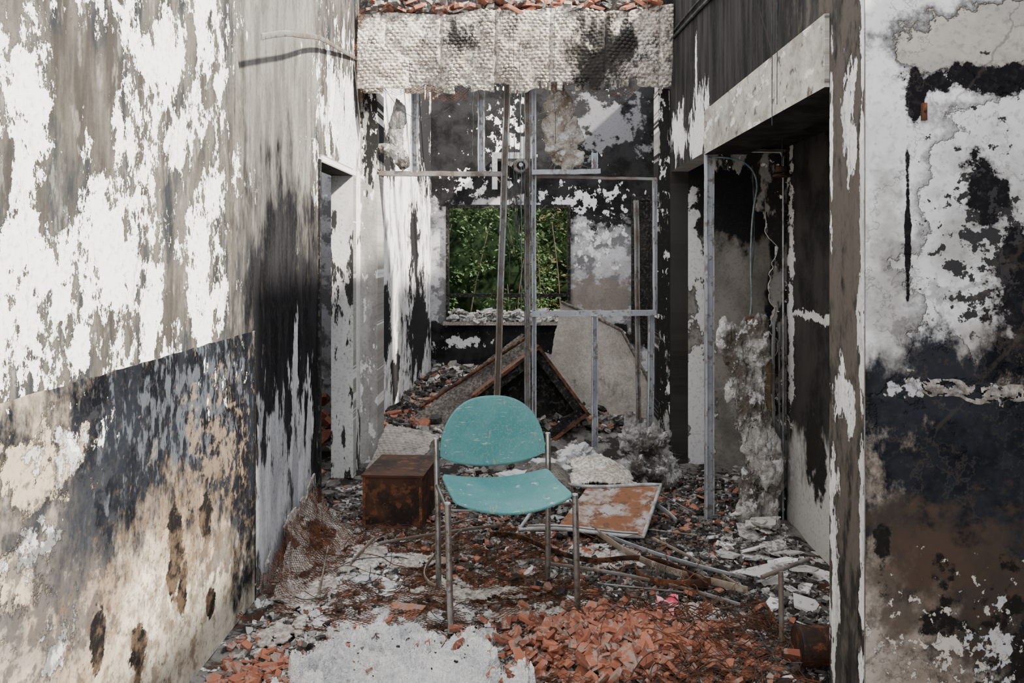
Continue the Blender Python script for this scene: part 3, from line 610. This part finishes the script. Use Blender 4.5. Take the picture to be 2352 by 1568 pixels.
# rusted metal box
rb = empty('rusted_metal_box', (-.70, 4.86, .0), math.radians(-4))
boxes('body', [(-.17, .15, -.23, .23, .01, .285)], M['rustbox'], M['rustbox'], None, rb)
boxes('lid', [(-.178, .158, -.238, .238, .285, .297)], M['rustbox'], M['rustbox'], M['rustbox'], rb)
boxes('front_rim', [(-.17, -.155, -.236, -.23, .01, .285), (.135, .15, -.236, -.23, .01, .285), (-.155, .135, -.236, -.23, .01, .025)], M['rust'], M['rust'], None, rb)
disc('knob', (.155, .02, .16), .014, .02, M['rust'], rb, 12, 'X')

# rusted plate with metal rim lying on rubble
pl = empty('rusted_cabinet_door')
def plc(s, t, dz=0):
    A, B, C, D = Vector((-.05, 4.47, .05)), Vector((.575, 4.38, .055)), Vector((.735, 4.84, .17)), Vector((.15, 4.92, .17))
    p = (A * (1 - s) + B * s) * (1 - t) + (D * (1 - s) + C * s) * t
    return p + Vector((0, 0, dz + .012 * math.sin(s * 5 + t * 3)))
grid('panel', 30, 30, lambda s, t: plc(.3 + .7 * s, t), M['rustplate'], parent=pl, solid=.006)
rim = [plc(s, 0, .008) for s in [i / 10 for i in range(11)]] + [plc(1, t, .008) for t in [i / 10 for i in range(1, 11)]] + [plc(1 - i / 10, 1, .008) for i in range(1, 11)] + [plc(0, 1 - i / 10, .008) for i in range(1, 11)]
tube('rim', rim, .010, M['whitemetal'], pl)
tube('inner_rim', [plc(.05 + .9 * s, .06, .01) for s in [i / 8 for i in range(9)]], .005, M['steel'], pl)

def strip(pts, wd=.014, mat='steelrust', name='bent_floor_strip'):
    q = [(x, y, fh(x, y) + z) for x, y, z in pts]
    tube(name, q, .003, M[mat], None, True, 1, wd)
strip([(.22, 4.75, .06), (.35, 4.4, .06), (.48, 4.11, .07), (.62, 3.9, .06), (.75, 3.78, .07), (.92, 3.66, .06)], .013, 'tanstrip')
strip([(-.2, 4.5, .03), (-.07, 4.38, .07), (.11, 4.12, .06), (.3, 4.05, .05), (.486, 4.1, .07), (.66, 3.93, .08), (.76, 3.7, .07)], .010, 'rustbox')
strip([(.49, 4.02, .04), (.47, 3.85, .06), (.55, 3.72, .07), (.7, 3.7, .08), (.82, 3.78, .07)], .012, 'rust')
strip([(-.98, 4.25, .05), (-.93, 3.95, .05), (-.88, 3.65, .05)], .007, 'tanstrip')
strip([(-.78, 4.4, .05), (-.8, 4.2, .04), (-.82, 4.0, .04)], .007, 'tanstrip')
strip([(-.75, 4.35, .04), (-.45, 4.45, .06), (-.15, 4.6, .05)], .005)
strip([(-.35, 4.5, .04), (-.45, 4.1, .06), (-.48, 3.8, .05), (-.40, 3.75, .04)], .007, 'tanstrip')
strip([(.55, 5.0, .08), (.68, 4.8, .14), (.78, 4.6, .07)], .010, 'steel')
strip([(.3, 4.5, .06), (.5, 4.2, .07), (.7, 4.0, .07), (.95, 3.8, .06)], .006, 'steel')
strip([(.1, 3.95, .05), (.5, 3.85, .06), (.85, 3.5, .06)], .005, 'steelrust')
strip([(.62, 4.35, .05), (.8, 4.1, .05), (.9, 3.75, .05)], .005, 'tanstrip')
for (a, b) in [((.1, 4.6), (.28, 4.4)), ((.6, 4.5), (.85, 4.4)), ((.78, 5.2), (.9, 4.7)), ((-.5, 4.5), (-.3, 4.7)), ((.3, 3.75), (.75, 3.62))]:
    tube('thin_metal_rod', [(a[0], a[1], fh(*a) + .05), (b[0], b[1], fh(*b) + .06)], .004, M['steelrust'])
tw = empty('tangled_wires')
for i in range(90):
    x, y = R(.35, .9), R(2.8, 3.6); p = []
    a = R(0, 6.28)
    for k in range(7):
        p.append((min(x, .93), y, fh(x, y) + R(.01, .12))); a += R(-.9, .9); x += .07 * math.cos(a); y += .07 * math.sin(a)
    tube('wire', p, R(.001, .0022), M['rust'] if i % 3 else M['wire'], tw, True, 1)
for i in range(60):
    x, y = R(-1.0, .9), R(3.4, 5.2); p = []; a = R(0, 6.28)
    for k in range(8):
        p.append((max(min(x, .9), -1.1), y, fh(x, y) + R(.01, .07))); a += R(-.7, .7); x += .09 * math.cos(a); y += .09 * math.sin(a)
    tube('wire', p, R(.001, .002), M['rust'] if i % 3 else M['wire'], tw, True, 1)

tp = empty('metal_t_post')
tube('post', [(.93, 3.2, .0), (.925, 3.2, .31)], .010, M['steelrust'], tp)
tube('crossbar', [(.85, 3.18, .295), (1.05, 3.26, .335)], .008, M['steelrust'], tp)
cn = empty('rusty_can')
c = disc('body', (1.03, 3.08, .09), .07, .16, M['rustbox'], cn, 28, 'X')
c2 = disc('rim', (.95, 3.08, .09), .073, .01, M['rustbox'], cn, 28, 'X')
def wrap(name, x, y, mat, r):
    grid(name, 12, 12, lambda s, t: (x + (s - .5) * r * 1.6, y + (t - .5) * r, fh(x, y) + .05 + .02 * math.sin(s * 6 + t * 3) + .01 * fb((s * 4, t * 4, x))), mat, solid=.004)
wrap('pink_wrapper', .565, 3.56, M['pink'], .055); wrap('pink_wrapper', .53, 3.38, M['pink'], .04)

# ---------------------------------------------------------------- right recess details
rs = empty('recess_stud_wall')
stud('corner_stud', (1.0, 4.83, 0), (1.0, 4.83, 2.05), .045, .04, M['steel'], rs)
stud('inner_stud', (1.40, 4.86, 0), (1.40, 4.86, 2.05), .04, .04, M['steel'], rs)
stud('short_stud', (1.355, 4.78, 0.2), (1.355, 4.78, 1.1), .035, .03, M['steelrust'], rs)
stud('head_track', (1.0, 4.83, 2.03), (1.42, 4.83, 2.03), .04, .03, M['steelrust'], rs, (0, 0, 1))
M['dw'] = layered('torn_drywall', 'X', 'Z', (.13, .125, .12), (.25, .24, .23), [dict(c=(.02, .02, .02), s=(9, 4), amp=5, bias=.1, soft=.15), dict(c=(.8, .8, .78), s=(20, 20), amp=6, bias=-.8, soft=.05)], seed=340)
def tedge(t): return .80 - .35 * max(0, t - .55) + .22 * fb((0, t * 9, 6))
grid('torn_drywall', 90, 300, lambda s, t: (1.02 + .40 * s, 4.80 + .004 * fb((s * 3, t * 9, 0)), 2.03 * t), M['dw'], parent=rs, solid=.014,
     mask=lambda s, t: (s > tedge(t) + .04 * fb((s * 9, t * 40, 1))) or t > .955 + .02 * fb((s * 8, 0, 2)) or (s > .55 + .12 * fb((1, t * 9, 3)) and t > .84))
M['dwe'] = simple('torn_paper_edge', (.6, .59, .55), (.35, .33, .3), 20)
tube('torn_edge', [(1.02 + .40 * tedge(t), 4.79, 2.03 * t) for t in [.3 + .0065 * i for i in range(84)]], .0025, M['dwe'], rs, False, 1)
tube('cable', [(1.0, 4.75, 2.0), (1.15, 4.72, 2.0), (1.25, 4.72, 1.88), (1.21, 4.72, 1.7), (1.20, 4.72, 1.4), (1.21, 4.72, 1.2), (1.19, 4.72, 1.1), (1.2, 4.72, 1.0)], .005, M['cable'], rs, True, 2)
tube('cable', [(1.21, 4.72, 1.95), (1.23, 4.72, 1.6), (1.2, 4.72, 1.3), (1.21, 4.72, 1.15)], .003, M['wire'], rs, True, 2)
disc('fitting', (1.2, 4.72, 1.12), .022, .03, M['rust'], rs, 16, 'Z')
lf = empty('burnt_light_fitting')
tube('stem', [(1.28, 4.4, 2.06), (1.28, 4.4, 1.92)], .004, M['wire'], lf)
disc('base', (1.28, 4.4, 1.90), .035, .03, M['rustbox'], lf, 16, 'Z'); disc('cap', (1.28, 4.4, 1.87), .05, .015, M['rustbox'], lf, 16, 'Z')
tube('conduit', [(1.395, 4.78, 0), (1.395, 4.78, 2.0), (1.38, 4.78, 2.03), (1.1, 4.78, 2.035)], .005, M['whitemetal'], lf)
tube('wall_cable', [(.972, 5.9, 2.93), (.97, 5.0, 2.87), (.968, 4.2, 2.8), (.968, 3.2, 2.72), (.968, 2.6, 2.7)], .010, M['wire'], None, True)
tube('wall_cable', [(.972, 5.9, 2.97), (.97, 5.0, 2.93), (.968, 4.2, 2.83), (.968, 3.2, 2.76), (.968, 2.6, 2.72)], .006, M['wire'], None, True)
for (y, z0, z1) in [(3.35, 2.9, 2.05), (3.42, 2.9, 1.98)]:
    tube('drooping_wire', [(.955, y + .01 * fb((k, y, 0)), z0 + (z1 - z0) * k / 8) for k in range(9)], .0016, M['wire'], None, True, 1)
kb = empty('keyhole_bracket'); boxes('plate', [(1.143, 1.157, 2.528, 2.54, 1.865, 1.915)], M['rust'], M['rust'], None, kb); disc('hole', (1.15, 2.528, 1.89), .004, .006, M['char'], kb, 10)
def pedge(s, t):
    x = 1.10 + .5 * s; z = 1.09 + .05 * t
    return (x, 2.538 - .018 * math.sin(t * 3.1) * (.5 + .5 * fb((x * 12, z * 9, 1))), z + .03 * fb((x * 7, 0, 3)) - .05 * math.sin(s * 3.1))
grid('trim_3', 90, 14, pedge, M['lathgrey'], lambda s, t: fb((s * 9, t * 2, 7)) > -.1)

# ---------------------------------------------------------------- chair
ch = empty('chair', (-.107, 3.629, 0.0), math.radians(12.8))
r = .0125
tube('leg_1', [(-.250, -.225, .0), (-.262, -.222, .512)], r, M['chrome'], ch, False, 6)
tube('leg_2', [(.262, -.215, .0), (.250, -.212, .512)], r, M['chrome'], ch, False, 6)
tube('leg_3', [(-.244, .215, .0), (-.247, .215, .35), (-.251, .222, .50), (-.253, .238, .665)], r, M['chrome'], ch, True, 6)
tube('leg_4', [(.244, .215, .0), (.246, .215, .35), (.249, .222, .50), (.251, .238, .665)], r, M['chrome'], ch, True, 6)
for i, (x, y, z) in enumerate([(-.262, -.222, .512), (.25, -.212, .512), (-.253, .238, .665), (.251, .238, .665)]):
    disc('cap_%d' % (i + 1), (x, y, z + .002), .0127, .008, M['whitemetal'], ch, 16, 'Z')
for i, (x, y) in enumerate([(-.25, -.225), (.262, -.215), (-.244, .215), (.244, .215)]):
    disc('foot_%d' % (i + 1), (x, y, .008), .0142, .022, M['char'], ch, 16, 'Z')
tube('rail_left', [(-.255, -.22, .468), (-.250, .215, .468)], .009, M['chrome'], ch)
tube('rail_right', [(.252, -.21, .468), (.249, .215, .468)], .009, M['chrome'], ch)
tube('crossbar_front', [(-.255, -.14, .466), (-.12, -.14, .455), (.12, -.14, .455), (.25, -.14, .466)], .009, M['chrome'], ch, True)
tube('crossbar_rear', [(-.25, .12, .466), (-.12, .12, .455), (.12, .12, .455), (.25, .12, .466)], .009, M['chrome'], ch, True)
def seat(s, t):
    u = 2 * s - 1; v = 2 * t - 1
    cr = 1 - .045 * max(0, (abs(v) - .8) / .2) ** 2
    x = .238 * u * cr; y = -.035 + .215 * v * (1 - .04 * max(0, (abs(u) - .8) / .2) ** 2) - (.012 * (1 - u * u) if v < 0 else 0) * (-v)
    z = .484 + .036 * u * u * (1 - .25 * t) - .022 * max(0, -v - .4) ** 2 * 2 * (1 - u * u) + .012 * max(0, v) ** 2
    return (x, y, z)
so = grid('seat', 48, 40, seat, M['teal'], parent=ch, solid=.013)
bv = so.modifiers.new('b', 'BEVEL'); bv.width = .004; bv.segments = 2; bv.limit_method = 'ANGLE'; bv.angle_limit = 1
def back(s, t):
    th = (1 - s) * math.pi; u = max(-1, min(1, math.cos(th)))
    top = .60 + .24 * max(0, 1 - abs(u) ** 2.5) ** .5
    bot = .592 - .060 * max(0, 1 - u ** 2) ** .75
    z = bot + (top - bot) * t
    return (.236 * u, .226 + .030 * (1 - u * u) + .08 * (z - .55), z)
bo = grid('backrest', 64, 30, back, M['teal'], parent=ch, solid=.013)
for i, (x, z) in enumerate([(-.213, .635), (-.213, .607), (.213, .640), (.213, .612)]):
    disc('screw_%d' % (i + 1), (x, .226 + .03 * (1 - (x / .236) ** 2) + .08 * (z - .55) - .008, z), .0055, .005, M['steel'], ch, 12)
tube('back_bracket_left', [(-.252, .236, .62), (-.215, .243, .62)], .008, M['steelrust'], ch)
tube('back_bracket_right', [(.250, .236, .62), (.215, .243, .62)], .008, M['steelrust'], ch)

# ---------------------------------------------------------------- outside
grid('outdoor_ground', 60, 60, lambda s, t: (-18 + 36 * s, 10.6 + 30 * t, -.05 + .6 * t + .05 * fb((s * 20, t * 20, 0))), M['ground'])
def bush(name, cx, cy, cz, rx, ry, rz, n, ls, mat, core=.8):
    e = empty(name)
    V, F = [], []
    for _ in range(n):
        d = Vector((random.gauss(0, 1), random.gauss(0, 1), random.gauss(0, 1))).normalized() * R(.5, 1) ** .5
        p = Vector((cx + d.x * rx, cy + d.y * ry, cz + d.z * rz)); p += Vector((fb(p * 1.3), fb(p * 1.3 + Vector((5, 0, 0))), fb(p * 1.3 + Vector((0, 7, 0))))) * .45
        if p.z < 0.02 or noise.noise(p * 2.2) < -.18 or p.y < 11.0: continue
        rot = Euler((R(-1, 1), R(-1, 1), R(0, 6.28))).to_matrix(); s = ls * R(.5, 1.3); k = len(V)
        for q in [(0, -1, 0), (.42, -.2, .08), (.3, .5, .05), (0, 1, -.1), (-.3, .5, .05), (-.42, -.2, .08)]: V.append(p + rot @ (Vector(q) * s))
        F += [(k, k+1, k+2, k+3, k+4, k+5)]
    mesh_obj('leaves', V, F, mat, e)
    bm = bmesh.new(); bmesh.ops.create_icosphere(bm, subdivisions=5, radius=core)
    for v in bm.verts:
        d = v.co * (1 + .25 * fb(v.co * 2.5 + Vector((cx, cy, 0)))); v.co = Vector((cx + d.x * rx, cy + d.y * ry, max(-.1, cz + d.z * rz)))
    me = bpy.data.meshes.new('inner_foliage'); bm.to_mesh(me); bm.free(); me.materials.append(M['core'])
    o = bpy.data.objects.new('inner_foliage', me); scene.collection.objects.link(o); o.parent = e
bush('green_bush', -.75, 13.0, 1.2, 1.25, .9, 1.6, 17000, .034, M['leaf'], .55)
bush('green_bush', 1.5, 14.6, 2.1, 1.3, .9, .9, 6000, .045, M['leaf'], .6)
bush('green_bush', -3.2, 13.5, 1.4, 1.6, 1.0, 1.7, 6000, .05, M['leaf'], .8)
bush('hedge', .9, 18.5, 1.2, 1.9, .7, 1.2, 7000, .06, M['leafdry'], .75)
bush('hedge', -2.5, 17, 1.9, 3.0, 1.0, 2.4, 10000, .08, M['leafdark'])
bush('hedge', 5, 18, 2.5, 2.5, 1.2, 2.9, 7000, .1, M['leafdark'])
bush('hedge', 0, 22, 3.0, 9, 1.2, 3.6, 14000, .16, M['leafdark'], .9)
st = empty('bush_stems')
for i in range(20):
    x = R(-1.6, .5); y = R(12.4, 13.6)
    tube('stem', [(x, y, 0), (x + R(-.1, .1), y, .7), (x + R(-.4, .4), y + R(-.2, .2), 1.9)], R(.006, .012), M['bark'], st, True, 1)

# ---------------------------------------------------------------- light + camera
w = bpy.data.worlds.new('sky'); scene.world = w; w.use_nodes = True
bg = w.node_tree.nodes['Background']; bg.inputs[0].default_value = (.98, .98, 1, 1); bg.inputs[1].default_value = 3.1
sl = bpy.data.lights.new('sun', 'SUN'); sl.energy = 17; sl.angle = math.radians(3); sl.color = (1, .925, .81)
so = bpy.data.objects.new('sun', sl); scene.collection.objects.link(so)
so.rotation_euler = Vector((-1, .54, -.9)).to_track_quat('-Z', 'Y').to_euler()
cd = bpy.data.cameras.new('camera'); cam = bpy.data.objects.new('camera', cd); scene.collection.objects.link(cam)
cam.location = (0, 0, 1.48); cam.rotation_euler = (math.pi / 2, 0, 0)
cd.sensor_width = 36; cd.lens = 30.61; cd.shift_x = -39 / 2352; cd.shift_y = -204 / 2352; cd.clip_start = .05
scene.camera = cam
